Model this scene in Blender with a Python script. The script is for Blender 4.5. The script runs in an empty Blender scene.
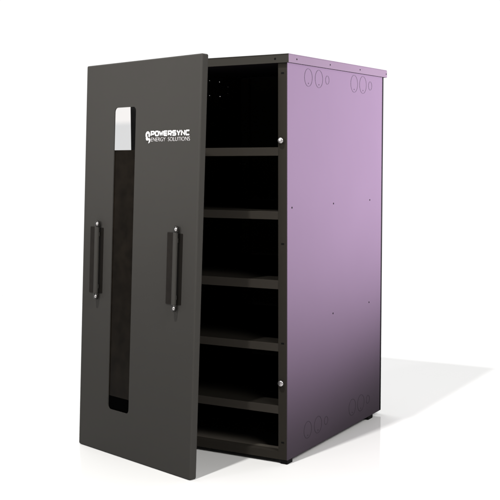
import bpy, bmesh, math
from mathutils import Vector, Matrix
from math import radians, sin, cos, pi

S = bpy.context.scene
COL = S.collection
FLOOR_Z = -0.013

# ------------------------------------------------------------------ camera
cam_data = bpy.data.cameras.new('camera')
cam = bpy.data.objects.new('camera', cam_data)
COL.objects.link(cam)
yaw, pitch, roll = -0.544176933, -0.0959403297, -0.00653153324
fwd = Vector((sin(yaw) * cos(pitch), cos(yaw) * cos(pitch), sin(pitch)))
rt = fwd.cross(Vector((0, 0, 1))).normalized()
up = rt.cross(fwd)
rt, up = cos(roll) * rt + sin(roll) * up, -sin(roll) * rt + cos(roll) * up
cam.matrix_world = Matrix(((rt.x, up.x, -fwd.x, 1.40964779),
                           (rt.y, up.y, -fwd.y, -2.73802968),
                           (rt.z, up.z, -fwd.z, 0.90785205),
                           (0, 0, 0, 1)))
cam_data.sensor_width = 36
cam_data.lens = 1052.16448 / 500 * 36
cam_data.shift_x = (250 - 215.2361067) / 500
cam_data.shift_y = (257.271992 - 250) / 500
cam_data.clip_start = 0.05
cam_data.clip_end = 500
S.camera = cam

# ------------------------------------------------------------------ world: white studio behind, dimmer studio in front
W = bpy.data.worlds.new('World')
S.world = W
W.use_nodes = True
nt = W.node_tree
bg = nt.nodes['Background']
tc = nt.nodes.new('ShaderNodeTexCoord')
dot = nt.nodes.new('ShaderNodeVectorMath'); dot.operation = 'DOT_PRODUCT'
dot.inputs[1].default_value = (-0.5, 0.866, 0)
mr = nt.nodes.new('ShaderNodeMapRange')
mr.interpolation_type = 'SMOOTHSTEP'
mr.inputs['From Min'].default_value = -0.25
mr.inputs['From Max'].default_value = 0.45
mr.inputs['To Min'].default_value = 0.12
mr.inputs['To Max'].default_value = 1.02
nt.links.new(tc.outputs['Generated'], dot.inputs[0])
nt.links.new(dot.outputs['Value'], mr.inputs['Value'])
nt.links.new(mr.outputs['Result'], bg.inputs['Strength'])
bg.inputs['Color'].default_value = (1, 1, 1, 1)

S.view_settings.view_transform = 'Standard'
S.view_settings.look = 'None'
S.view_settings.exposure = 0
S.view_settings.gamma = 1

# ------------------------------------------------------------------ lamps
def aim(o, target):
    o.rotation_euler = (Vector(target) - o.location).to_track_quat('-Z', 'Y').to_euler()

def lamp(name, kind, loc, target, energy, color=(1, 1, 1), **kw):
    d = bpy.data.lights.new(name, kind)
    o = bpy.data.objects.new(name, d)
    COL.objects.link(o)
    o.location = loc
    d.energy = energy
    d.color = color
    for k, v in kw.items():
        setattr(d, k, v)
    aim(o, target)
    return o

# key: high in front; its ray over the rear top corner lands where the photo's shadow tip lies
corner = Vector((0.0089, 0.738, 1.2))
back = Vector((-0.119, -0.990, 1.213))
lamp('key_softbox', 'AREA', corner + 3.0 * back, (-0.2, 0.3, 0.4), 245, (1, 0.985, 0.96), shape='DISK', size=0.16)
# big overhead fill added behind the cabinet: keeps the sheet white and opens the shadow
lamp('overhead_fill', 'AREA', (-3.4, 3.0, 4.0), (-3.4, 3.0, 0), 130, (1, 1, 1), shape='RECTANGLE', size=5.5, size_y=4.0)
# lavender spot raking the right side panel from behind, soft edge falling towards its foot
lamp('lavender_spot', 'SPOT', (3.4, 6.2, 1.22), (0, 0.64, 1.34), 36500, (0.93, 0.775, 0.98),
     spot_size=radians(22.4), spot_blend=0.88, shadow_soft_size=0.12)
# soft fill added from the right to reach into the gap behind the door
lamp('side_fill', 'AREA', (2.9, -1.7, 2.9), (-0.15, 0.0, 0.2), 170, (1, 0.985, 0.96), shape='SQUARE', size=1.6)
# front spot added to brighten the upper door
lamp('door_fill_spot', 'SPOT', (-2.2, -3.6, 2.0), (-0.45, -0.2, 1.36), 610, (1, 0.99, 0.97),
     spot_size=radians(31), spot_blend=1.0, shadow_soft_size=0.3)

# ------------------------------------------------------------------ materials
def mat(name, col, rough=0.5, spec=0.2, metal=0.0, var=0.0, vscale=6.0, bump=0.0, bscale=900.0):
    m = bpy.data.materials.new(name)
    m.use_nodes = True
    n = m.node_tree
    b = n.nodes['Principled BSDF']
    b.inputs['Base Color'].default_value = (*col, 1)
    b.inputs['Roughness'].default_value = rough
    b.inputs['Specular IOR Level'].default_value = spec
    b.inputs['Metallic'].default_value = metal
    t = n.nodes.new('ShaderNodeTexCoord')
    if var:
        z = n.nodes.new('ShaderNodeTexNoise')
        z.inputs['Scale'].default_value = vscale
        z.inputs['Detail'].default_value = 5
        r = n.nodes.new('ShaderNodeMix'); r.data_type = 'RGBA'
        r.inputs[6].default_value = (*[c * (1 - var) for c in col], 1)
        r.inputs[7].default_value = (*[c * (1 + var) for c in col], 1)
        n.links.new(t.outputs['Object'], z.inputs['Vector'])
        n.links.new(z.outputs['Fac'], r.inputs[0])
        n.links.new(r.outputs[2], b.inputs['Base Color'])
        q = n.nodes.new('ShaderNodeMapRange')
        q.inputs['To Min'].default_value = max(0, rough - 0.06)
        q.inputs['To Max'].default_value = rough + 0.06
        n.links.new(z.outputs['Fac'], q.inputs['Value'])
        n.links.new(q.outputs['Result'], b.inputs['Roughness'])
    if bump:
        z2 = n.nodes.new('ShaderNodeTexNoise')
        z2.inputs['Scale'].default_value = bscale
        z2.inputs['Detail'].default_value = 2
        bp = n.nodes.new('ShaderNodeBump')
        bp.inputs['Strength'].default_value = bump
        bp.inputs['Distance'].default_value = 0.0004
        n.links.new(t.outputs['Object'], z2.inputs['Vector'])
        n.links.new(z2.outputs['Fac'], bp.inputs['Height'])
        n.links.new(bp.outputs['Normal'], b.inputs['Normal'])
    return m

CHAR = mat('charcoal_powder_coat', (0.0205, 0.0182, 0.0153), 0.55, 0.0, var=0.06, bump=0.12)
TRAYM = mat('tray_black', (0.010, 0.0088, 0.0072), 0.55, 0.05, var=0.1)
PRINT2 = mat('fine_print', (0.56, 0.54, 0.55), 0.5, 0.2)
LIDM = mat('lid_lavender_lit_coat', (0.048, 0.0405, 0.047), 0.6, 0.0, var=0.05)  # lid coat with the lavender light mixed into its colour
LIDF = mat('lid_front_unlit_coat', (0.028, 0.0262, 0.0230), 0.6, 0.0, var=0.05)  # same lid coat on the front, without the lavender light
DOORM = mat('door_powder_coat', (0.0372, 0.0353, 0.0326), 0.52, 0.06, var=0.03, bump=0.10)
PANEL = mat('lavender_lit_coat', (0.0465, 0.0378, 0.0475), 0.6, 0.0, var=0.04, vscale=4, bump=0.08)  # charcoal coat with some of the lavender light put into its colour
GROOVE = mat('knockout_cut', (0.033, 0.0275, 0.034), 0.7, 0.0)
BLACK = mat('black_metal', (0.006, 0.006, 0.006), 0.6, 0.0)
INSIDE = mat('black_interior', (0.055, 0.049, 0.041), 0.5, 0.15, var=0.1)
GLINT = mat('bare_cut_edge', (0.25, 0.25, 0.25), 0.3, 0.5, metal=1.0)
RUBBER = mat('black_rubber', (0.004, 0.004, 0.004), 0.8, 0.05)
CHROME = mat('bright_steel', (0.42, 0.40, 0.40), 0.36, 0.5, metal=1.0)
COLLAR = mat('black_collar', (0.012, 0.011, 0.010), 0.35, 0.3)
PLATE = mat('dark_handle_plate', (0.011, 0.0090, 0.0075), 0.5, 0.08, var=0.45, vscale=45)
SHADEM = mat('handle_shade_black', (0.007, 0.006, 0.005), 0.6, 0.05)  # shade beside the rod, put into a darker plate colour
SHELFM = mat('shelf_lit_coat', (0.0275, 0.0242, 0.0205), 0.5, 0.06, var=0.08, bump=0.12)  # frame coat, lightened for the light on the shelf lips
WHITE = mat('white_print', (0.86, 0.84, 0.85), 0.5, 0.2)
FLOORM = mat('white_floor', (0.735, 0.735, 0.733), 0.09, 0.30, var=0.012, vscale=1.5)
PANE_VIEW = mat('painted_view_pane', (0.0065, 0.0050, 0.0036), 0.22, 0.03, var=0.9, vscale=22)  # floor seen in the glass, painted as mottled dark pane colour
PANE_VIEW2 = mat('black_view_strip', (0.001, 0.001, 0.001), 0.3, 0.0)  # black lower end of that painted floor view

def pane(name, tint, gloss):
    m = bpy.data.materials.new(name)
    m.use_nodes = True
    n = m.node_tree
    n.nodes.remove(n.nodes['Principled BSDF'])
    a = n.nodes.new('ShaderNodeBsdfTransparent')
    a.inputs['Color'].default_value = (*tint, 1)
    g = n.nodes.new('ShaderNodeBsdfGlossy'); g.inputs['Roughness'].default_value = 0.05
    x = n.nodes.new('ShaderNodeMixShader'); x.inputs[0].default_value = gloss
    n.links.new(a.outputs[0], x.inputs[1]); n.links.new(g.outputs[0], x.inputs[2])
    n.links.new(x.outputs[0], n.nodes['Material Output'].inputs['Surface'])
    return m
# light passes two faces of the pane; its tint deepens towards the lower half
CLEAR = pane('clear_pane', (0.955, 0.940, 0.930), 0.008)
_n = CLEAR.node_tree
_t = _n.nodes.new('ShaderNodeTexCoord'); _x = _n.nodes.new('ShaderNodeSeparateXYZ')
_m = _n.nodes.new('ShaderNodeMapRange'); _m.interpolation_type = 'SMOOTHSTEP'
_m.inputs['From Min'].default_value = 1.012; _m.inputs['From Max'].default_value = 1.034
_c = _n.nodes.new('ShaderNodeMix'); _c.data_type = 'RGBA'
_c.inputs[6].default_value = (0.840, 0.841, 0.843, 1); _c.inputs[7].default_value = (0.958, 0.945, 0.937, 1)
_n.links.new(_t.outputs['Object'], _x.inputs[0]); _n.links.new(_x.outputs['Z'], _m.inputs['Value'])
_n.links.new(_m.outputs['Result'], _c.inputs[0])
_n.links.new(_c.outputs[2], next(q for q in _n.nodes if q.type == 'BSDF_TRANSPARENT').inputs['Color'])

# ------------------------------------------------------------------ mesh helpers
def new_bm():
    return bmesh.new()

def box(bm, x0, x1, y0, y1, z0, z1):
    vs = [bm.verts.new((x, y, z)) for x in (x0, x1) for y in (y0, y1) for z in (z0, z1)]
    for f in ((0, 1, 3, 2), (4, 6, 7, 5), (0, 4, 5, 1), (2, 3, 7, 6), (0, 2, 6, 4), (1, 5, 7, 3)):
        bm.faces.new([vs[i] for i in f])

def obj(name, bm, m, parent=None, bevel=0.0, seg=2, smooth=False, mats=None):
    bmesh.ops.recalc_face_normals(bm, faces=bm.faces)
    if bevel:
        bmesh.ops.bevel(bm, geom=list(bm.edges), offset=bevel, segments=seg, affect='EDGES', profile=0.5)
    me = bpy.data.meshes.new(name)
    bm.to_mesh(me); bm.free()
    me.materials.append(m)
    for e in mats or ():
        me.materials.append(e)
    if smooth:
        for p in me.polygons:
            p.use_smooth = True
    o = bpy.data.objects.new(name, me)
    COL.objects.link(o)
    if parent:
        o.parent = parent
    return o

def lathe(bm, origin, axis, profile, n=28):
    """profile: list of (distance along axis, radius)"""
    axis = Vector(axis).normalized()
    a = axis.orthogonal().normalized(); b = axis.cross(a)
    o = Vector(origin)
    rings = []
    for d, r in profile:
        if r < 1e-7:
            rings.append([bm.verts.new(o + axis * d)])
        else:
            rings.append([bm.verts.new(o + axis * d + (a * cos(2 * pi * k / n) + b * sin(2 * pi * k / n)) * r) for k in range(n)])
    for A, B in zip(rings, rings[1:]):
        for k in range(n):
            j = (k + 1) % n
            if len(A) == 1 and len(B) == 1:
                continue
            if len(A) == 1:
                bm.faces.new((A[0], B[k], B[j]))
            elif len(B) == 1:
                bm.faces.new((A[k], A[j], B[0]))
            else:
                bm.faces.new((A[k], A[j], B[j], B[k]))

def annulus(bm, x, y, z, r, w, nx, h=0.0005, n=48):
    """a thin raised ring on a plane x = const, facing nx"""
    lathe(bm, (x, y, z), (nx, 0, 0), [(0, r - w / 2), (h, r - w / 2), (h, r + w / 2), (0, r + w / 2)], n)

# ------------------------------------------------------------------ setting
bm = new_bm()
v = [bm.verts.new(p) for p in ((-7, -5, FLOOR_Z), (5, -5, FLOOR_Z), (5, 2.5, FLOOR_Z), (-7, 2.5, FLOOR_Z))]
bm.faces.new(v)
floor = obj('floor', bm, FLOORM)
floor['kind'] = 'structure'

# ------------------------------------------------------------------ cabinet
CW, CD, CH = 0.557, 0.7292, 1.1749     # body width, depth, height under the lid
LID_H, OV, OVL = 0.0251, 0.0089, 0.0030
POST = 0.030
root = bpy.data.objects.new('equipment_cabinet', None)
COL.objects.link(root)
root.location = (-CW / 2, CD / 2, FLOOR_Z)
root['label'] = 'tall charcoal metal battery cabinet with right side lit lavender and its windowed front door ajar'
root['category'] = 'cabinet'
OFF = Vector((CW / 2, -CD / 2, -FLOOR_Z))       # world -> root local
bpy.context.view_layer.update()

def part(name, bm, m, parent=None, **kw):
    """bm given in world coordinates; parts hang under the cabinet root"""
    if parent is None:
        for vv in bm.verts:
            vv.co += OFF
        return obj(name, bm, m, root, **kw)
    for vv in bm.verts:
        vv.co += OFF
    return obj(name, bm, m, parent, **kw)

# lid: a shallow folded cap
bm = new_bm()
box(bm, -CW - OVL, OV, -OV, CD + OV, CH + LID_H - 0.003, CH + LID_H)
bmesh.ops.bevel(bm, geom=list(bm.edges), offset=0.0012, segments=2, affect='EDGES')
box(bm, OV - 0.0025, OV - 0.0003, -OV + 0.0003, CD + OV - 0.0003, CH, CH + LID_H - 0.003)
box(bm, -CW - OVL + 0.0003, -CW - OVL + 0.0025, -OV + 0.0003, CD + OV - 0.0003, CH, CH + LID_H - 0.003)
box(bm, -CW - OVL + 0.0025, OV - 0.0025, -OV + 0.0003, -OV + 0.0025, CH, CH + LID_H - 0.003)
box(bm, -CW - OVL + 0.0025, OV - 0.0025, CD + OV - 0.0025, CD + OV - 0.0003, CH, CH + LID_H - 0.003)
lid = part('lid', bm, LIDM, mats=[LIDF])
for p_ in lid.data.polygons:
    if p_.normal.y < -0.9:
        p_.material_index = 1
def rivet(parent, p, axis, r=0.0030, m=BLACK):
    b = new_bm()
    lathe(b, p, axis, [(0, r), (0.0006, r * 0.9), (0.0010, r * 0.55), (0.0011, 0)], 14)
    return part('rivet', b, m, parent, smooth=True)
for y in (0.044, 0.273, 0.5045, 0.7310):
    rivet(lid, (OV - 0.0003, y, CH + 0.0117), (1, 0, 0), 0.0026)
for x in (-0.0353, -0.280, -0.525):
    rivet(lid, (x, -OV + 0.0003, CH + 0.0117), (0, -1, 0), 0.0034)

# front frame: two posts, foot rail
bm = new_bm()
box(bm, -POST, -0.0021, 0, 0.0022, 0, CH + 0.0200)
box(bm, -POST, -POST + 0.002, 0.0022, 0.028, 0.02, CH + 0.020)
frame = part('front_frame', bm, CHAR)
bm = new_bm()
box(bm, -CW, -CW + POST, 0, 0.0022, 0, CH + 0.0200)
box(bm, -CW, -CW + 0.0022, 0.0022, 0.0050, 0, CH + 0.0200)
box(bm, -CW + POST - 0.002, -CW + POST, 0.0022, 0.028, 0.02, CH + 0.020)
part('hinge_post', bm, BLACK)  # left post blackened: the door's shadow on it is in its colour
bm = new_bm()
box(bm, -CW + POST, -POST, 0.0004, 0.0030, 0, 0.0232)
box(bm, -CW + POST, -POST, 0.0030, 0.030, 0.0210, 0.0230)
part('foot_rail', bm, CHAR)
for x in (-0.0155, -CW + 0.0155):
    for z in (1.1455, 0.6493, 0.3531, 0.0528):
        b = new_bm()
        box(b, x - 0.0048, x + 0.0048, -0.0004, 0.0004, z - 0.0024, z + 0.0024)
        part('slot', b, BLACK, frame)
for z in (0.9515, 0.2337):
    b = new_bm()
    lathe(b, (-0.0185, 0, z), (0, -1, 0), [(0, 0.0062), (0.004, 0.0062), (0.0042, 0.0086), (0.0080, 0.0090), (0.0100, 0.0081), (0.0112, 0.0056), (0.0114, 0)], 32)
    part('latch_stud', b, CHROME, smooth=True)

def cut(target, bm):
    c = obj('cutter', bm, BLACK)
    md = target.modifiers.new('cut', 'BOOLEAN')
    md.object = c; md.operation = 'DIFFERENCE'; md.solver = 'EXACT'
    bpy.context.view_layer.update()
    dg = bpy.context.evaluated_depsgraph_get()
    me = bpy.data.meshes.new_from_object(target.evaluated_get(dg))
    target.modifiers.clear()
    target.data = me
    bpy.data.objects.remove(c)

# side panels with their knockouts
KN = [(0.138, 0.0262), (0.211, 0.0265), (0.271, 0.0128), (0.477, 0.0275), (0.549, 0.0280), (0.610, 0.0140)]
for side in (1, -1):
    bm = new_bm()
    xo = 0 if side == 1 else -CW
    box(bm, min(xo, xo - side * 0.002), max(xo, xo - side * 0.002), 0.0002 if side == 1 else 0.0052, 0.7160, 0, CH + 0.0200)
    sp = part('side_panel', bm, PANEL if side == 1 else CHAR)
    if side == 1:
        sp['label'] = 'right side panel lit lavender'
    for zc in (1.1400, 0.0625):
        for y, r in KN:
            b = new_bm()
            annulus(b, xo, y, zc, r, 0.0017, side)
            if r > 0.02:
                annulus(b, xo, y, zc - r * 0.66, 0.0016, 0.0012, side, n=10)
            part('knockout', b, GROOVE, sp)
    if side == -1:                                    # light shows through the gaps of the far wall's knockouts
        bm = new_bm()
        for y, z, hy, hz in ((0.479, 1.1735, 0.0022, 0.0010), (0.479, 1.1215, 0.0026, 0.0008), (0.548, 1.1728, 0.0028, 0.0011), (0.5505, 1.1214, 0.0040, 0.0009),
                             (0.6077, 1.1583, 0.0018, 0.0006), (0.6077, 1.1348, 0.0018, 0.0006), (0.694, 1.1870, 0.0016, 0.0018), (0.694, 1.1528, 0.0014, 0.0006),
                             (0.694, 0.8790, 0.0014, 0.0014), (0.694, 0.6040, 0.0014, 0.0014)):
            box(bm, -CW - 0.01, -CW + 0.01, y - hy, y + hy, z - hz, z + hz)
        cut(sp, bm)
        sp.data.name = 'side_panel'
    for z in (0.755, 0.4025):
        for y in (0.030, 0.320, 0.614):
            if z < 0.5 and y < 0.1:
                continue
            rivet(sp, (xo, y, z), (side, 0, 0), 0.0030, BLACK)

# back panel, wrapping a black flange round both rear corners
bm = new_bm()
box(bm, -CW + 0.0005, -0.0005, CD - 0.002, CD, 0, CH + 0.0200)
for x0, x1 in ((-0.0022, -0.0008), (-CW + 0.0008, -CW + 0.0022)):
    box(bm, x0, x1, 0.7165, CD - 0.002, 0, CH + 0.0200)
part('back_panel', bm, BLACK)
# inner lining walls of the compartment (dark), floor plate
bm = new_bm()
box(bm, -0.0042, -0.0030, 0.030, CD - 0.004, 0.02, CH + 0.020)
box(bm, -CW + 0.005, -0.005, CD - 0.0045, CD - 0.0030, 0.02, CH + 0.020)
box(bm, -CW + 0.005, -0.005, 0.031, CD - 0.005, 0.0195, 0.0215)
# corner uprights
box(bm, -CW + 0.0045, -CW + 0.034, CD - 0.030, CD - 0.0055, 0.022, CH + 0.019)
box(bm, -0.034, -0.0055, CD - 0.030, CD - 0.0055, 0.022, CH + 0.019)
part('inner_lining', bm, INSIDE)

# shelves: trays with a folded front lip
for zt, zb in ((0.9320, 0.9075), (0.7446, 0.7205), (0.5405, 0.5140), (0.3515, 0.3275), (0.1635, 0.1385)):
    bm = new_bm()
    box(bm, -CW + POST, -POST, 0.0008, 0.0030, zb, zt)
    shelf = part('shelf', bm, SHELFM, bevel=0.0007, seg=2)
    bm = new_bm()
    box(bm, -CW + 0.006, -0.006, 0.0300, CD - 0.032, zt - 0.0032, zt - 0.0008)
    box(bm, -CW + POST + 0.0005, -POST - 0.0005, 0.0031, 0.0300, zt - 0.0032, zt - 0.0008)
    part('tray', bm, TRAYM, shelf)
    b = new_bm()
    lathe(b, (-CW + 0.020, CD - 0.030, zb - 0.030), (0, -1, 0), [(0, 0.0028), (0.0014, 0.0022), (0.0018, 0)], 12)
    part('rivet', b, GLINT, shelf, smooth=True)

# feet
for x0, x1 in ((-0.024, -0.0008), (-CW + 0.0008, -CW + 0.024)):
    for y0, y1 in ((0.0010, 0.0365), (0.617, 0.6570)):
        bm = new_bm()
        box(bm, x0, x1, y0, y1, FLOOR_Z, -0.0003)
        part('foot', bm, RUBBER, bevel=0.0008, seg=1)

# ------------------------------------------------------------------ door (a part of the cabinet), hung askew
DW, DH, DT = 0.54467, 1.2065, 0.02538
DR = Vector((0.960145935, -0.279499074, 0.000228046))
DU = Vector((0.0137355, 0.04799962, 0.99875291))
DF = Vector((0.27916146, 0.95894541, -0.0499257))
DO = Vector((-0.69180602, -0.12512213, -0.0120))
# door-local axes: x across, y into the door, z up; visible face at y = 0
DM = Matrix(((DR.x, DF.x, DU.x, DO.x + OFF.x), (DR.y, DF.y, DU.y, DO.y + OFF.y), (DR.z, DF.z, DU.z, DO.z + OFF.z), (0, 0, 0, 1)))

def rounded_prism(bm, x0, x1, z0, z1, r, y0, y1, n=8):
    pts = []
    for cx, cz, a0 in ((x1 - r, z1 - r, 0), (x0 + r, z1 - r, 90), (x0 + r, z0 + r, 180), (x1 - r, z0 + r, 270)):
        for k in range(n + 1):
            a = radians(a0 + 90 * k / n)
            pts.append((cx + r * cos(a), cz + r * sin(a)))
    A = [bm.verts.new((x, y0, z)) for x, z in pts]
    B = [bm.verts.new((x, y1, z)) for x, z in pts]
    bm.faces.new(A); bm.faces.new(B[::-1])
    for i in range(len(A)):
        j = (i + 1) % len(A)
        bm.faces.new((A[i], B[i], B[j], A[j]))

WX0, WX1, WZ0, WZ1 = 0.1506, 0.2550, 0.1395, 1.0698
bm = new_bm()
box(bm, 0, DW, 0, DT, 0, DH)
door = obj('door', bm, DOORM, bevel=0.0048, seg=4)
bm = new_bm(); rounded_prism(bm, 0.016, DW - 0.016, 0.016, DH - 0.016, 0.004, 0.0032, DT + 0.01); cut(door, bm)
bm = new_bm(); rounded_prism(bm, WX0, WX1, WZ0, WZ1, 0.013, -0.01, 0.01); cut(door, bm)
door.data.name = 'door'
door.parent = root
door.matrix_local = DM
door['label'] = 'grey front door standing ajar with tall dark window'

# window panes, behind the opening; the lower two carry the painted floor view
bm = new_bm(); box(bm, WX0 - 0.012, WX1 + 0.012, 0.0036, 0.0066, 0.9413, WZ1 + 0.012)
obj('clear_pane', bm, CLEAR, door)
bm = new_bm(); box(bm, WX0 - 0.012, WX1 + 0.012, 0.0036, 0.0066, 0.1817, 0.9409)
obj('painted_view_pane', bm, PANE_VIEW, door)
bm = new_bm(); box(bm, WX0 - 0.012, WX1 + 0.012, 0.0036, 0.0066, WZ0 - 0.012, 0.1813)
obj('painted_view_strip', bm, PANE_VIEW2, door)

# handles: dark back plate with a painted shade strip, grey rod, black caps
for ac in (0.0, 0.3765):
    a = 0.0890 + ac
    b = new_bm()
    rounded_prism(b, a - 0.0475, a - 0.0030, 0.4945, 0.7020, 0.002, -0.0018, -0.0001)
    obj('handle_plate', b, PLATE, door)
    b = new_bm()
    rounded_prism(b, a - 0.0028, a + 0.0195, 0.4960, 0.7005, 0.002, -0.0012, -0.0001)
    obj('handle_shade_strip', b, SHADEM, door)  # strip painted dark for the shade right of the rod
    b = new_bm()
    lathe(b, (a, -0.0115, 0.4950), (0, 0, 1), [(0, 0), (0, 0.0060), (0.0012, 0.0071), (0.2068, 0.0071), (0.2080, 0.0060), (0.2080, 0)], 32)
    box(b, a - 0.003, a + 0.001, -0.0105, -0.0001, 0.5100, 0.5220)
    box(b, a - 0.003, a + 0.001, -0.0105, -0.0001, 0.6740, 0.6860)
    obj('handle', b, DOORM, door, smooth=False)
    for zz, s in ((0.7032, 1), (0.4948, -1)):
        b = new_bm()
        lathe(b, (a, -0.0095, zz), (0, 0, s), [(0, 0), (0, 0.0082), (0.0035, 0.0084), (0.0125, 0.0082), (0.0168, 0.0066), (0.0188, 0.0038), (0.0192, 0)], 28)
        cp = obj('handle_cap', b, COLLAR, door, smooth=True)
        b = new_bm()
        lathe(b, (a + 0.0050, -0.0095 - 0.0056, zz + s * 0.0085), (0.66, -0.75, 0.0), [(-0.003, 0.0040), (0.0004, 0.0040), (0.0016, 0.0030), (0.0022, 0)], 24)
        for q in b.verts:
            q.co.z = zz + s * 0.0090 + (q.co.z - zz - s * 0.0085) * 1.35
        obj('cap_highlight', b, CHROME, door, smooth=True)  # bright dome shaped to stand for the highlight on the black cap

# lettering and emblem
def text(name, s, a0, a1, b0, b1, bold, m=None):
    cu = bpy.data.curves.new(name, 'FONT')
    cu.body = s
    cu.size = 1.0
    cu.offset = bold
    cu.extrude = 0.0
    cu.resolution_u = 6
    to = bpy.data.objects.new(name + '_curve', cu)
    COL.objects.link(to)
    bpy.context.view_layer.update()
    me = bpy.data.meshes.new_from_object(to.evaluated_get(bpy.context.evaluated_depsgraph_get()))
    bpy.data.objects.remove(to)
    xs = [q.co.x for q in me.vertices]; ys = [q.co.y for q in me.vertices]
    sx = (a1 - a0) / (max(xs) - min(xs)); sy = (b1 - b0) / (max(ys) - min(ys))
    mx, my = min(xs), min(ys)
    for q in me.vertices:
        x, y = q.co.x, q.co.y
        q.co = (a0 + (x - mx) * sx, -0.0005, b0 + (y - my) * sy)
    b = new_bm(); b.from_mesh(me)
    bpy.data.meshes.remove(me)
    r = bmesh.ops.extrude_face_region(b, geom=b.faces[:])
    for q in [g for g in r['geom'] if isinstance(g, bmesh.types.BMVert)]:
        q.co.y = -0.00005
    return obj(name, b, m or WHITE, door)
def stroke(bm, pts, w, closed=False, y=-0.0006):
    """flat ribbon along pts, mitred at the corners, with per-point width"""
    n_ = len(pts)
    P = [Vector(p) for p in pts]
    L = []
    for i, p in enumerate(P):
        a = P[i - 1] if (i or closed) else None
        c = P[(i + 1) % n_] if (i < n_ - 1 or closed) else None
        d0 = (p - a).normalized() if a is not None else (c - p).normalized()
        d1 = (c - p).normalized() if c is not None else d0
        n0 = Vector((-d0.y, d0.x)); n1 = Vector((-d1.y, d1.x))
        m = (n0 + n1).normalized()
        k = 1 / max(0.80, m.dot(n0))
        ww = w[i] if isinstance(w, (list, tuple)) else w
        L.append((p + m * ww / 2 * k, p - m * ww / 2 * k))
    V = [(bm.verts.new((u.x, y, u.y)), bm.verts.new((v.x, y, v.y))) for u, v in L]
    for i in range(n_ if closed else n_ - 1):
        (a, c), (e, f) = V[i], V[(i + 1) % n_]
        bm.faces.new((a, c, f, e))

def solid(b):
    r = bmesh.ops.extrude_face_region(b, geom=b.faces[:])
    for q in [g for g in r['geom'] if isinstance(g, bmesh.types.BMVert)]:
        q.co.y = -0.00005

LET = {
    'P': [[(0, 0), (0, 1), (.82, 1), (1, .84), (1, .52), (.82, .36), (.2, .36)]],
    'O': [[(.18, 0), (0, .16), (0, .84), (.18, 1), (.82, 1), (1, .84), (1, .16), (.82, 0)], 'closed'],
    'W': [[(-.06, 1.05), (.22, .06), (.5, .72), (.78, .06), (1.06, 1.05)]],
    'E': [[(1, 1), (.14, 1), (0, .88), (0, .12), (.14, 0), (1, 0)], [(.16, .5), (.92, .5)]],
    'R': [[(0, 0), (0, 1), (.82, 1), (1, .84), (1, .52), (.82, .36), (.2, .36)], [(.5, .34), (1.0, -.06)]],
    'S': [[(1, 1), (.16, 1), (0, .88), (0, .62), (.16, .5), (.84, .5), (1, .38), (1, .12), (.84, 0), (0, 0)]],
    'Y': [[(-.04, 1.05), (.5, .46), (1.04, 1.05)], [(.5, .42), (.5, -.1)]],
    'N': [[(0, -.1), (0, 1), (1, 0), (1, 1.1)]],
    'C': [[(1, 1), (.16, 1), (0, .86), (0, .14), (.16, 0), (1, 0)]],
}
b = new_bm()
word = 'POWERSYNC'
wt = 0.0040
pitch_ = (0.5030 - 0.3278) / len(word)
for i, ch in enumerate(word):
    x0 = 0.3278 + i * pitch_ + wt / 2 + 0.0004
    lw, lh = pitch_ - wt - 0.0018, 0.0158 - wt
    strokes = [q for q in LET[ch] if q != 'closed']
    for k, q in enumerate(strokes):
        stroke(b, [(x0 + u * lw, 0.9797 + wt / 2 + v * lh) for u, v in q], wt, closed='closed' in LET[ch], y=-0.0006 - 0.00012 * k)
solid(b)
obj('lettering', b, WHITE, door)
text('lettering', 'ENERGY  SOLUTIONS', 0.3305, 0.5030, 0.9646, 0.9758, -0.016, PRINT2)

b = new_bm()
# a rounded head with an open centre, a shoulder and a hooked tail
arc = [(0.3145 + 0.0070 * cos(radians(t)), 0.9838 + 0.0078 * sin(radians(t))) for t in range(-40, 262, 12)]
stroke(b, arc, 0.0060)
stroke(b, y=-0.00072, pts=[(0.3075, 0.9758), (0.3105, 0.9723), (0.3155, 0.9718), (0.3215, 0.9698)], w=[0.004, 0.008, 0.0075, 0.002])
stroke(b, y=-0.00084, pts=[(0.3210, 0.9738), (0.3245, 0.9698), (0.3230, 0.9643), (0.3190, 0.9598)], w=[0.0030, 0.0050, 0.0045, 0.0008])
solid(b)
obj('emblem', b, WHITE, door)

# two offset hinge arms between the door's back and the left post
def arm(z):
    inv = DM.inverted()
    p = inv @ (Vector((-CW + 0.012, -0.0006, z)) + OFF)
    q0 = Vector((0.055, DT - 0.004, p.z))
    b = new_bm()
    d = (p - q0); d.z = 0
    t = d.normalized(); n = Vector((-t.y, t.x, 0))
    for s0, s1 in ((-1, 1),):
        vs = []
        for base in (q0, p):
            for sn in (-0.0025, 0.0025):
                for zz in (-0.02, 0.02):
                    vs.append(b.verts.new(base + n * sn + Vector((0, 0, zz))))
        for f in ((0, 1, 3, 2), (4, 6, 7, 5), (0, 4, 5, 1), (2, 3, 7, 6), (0, 2, 6, 4), (1, 5, 7, 3)):
            b.faces.new([vs[i] for i in f])
    box(b, 0.018, 0.060, DT - 0.0075, DT - 0.0035, p.z - 0.02, p.z + 0.02)
    obj('hinge_arm', b, CHAR, door)
arm(0.16); arm(0.80)
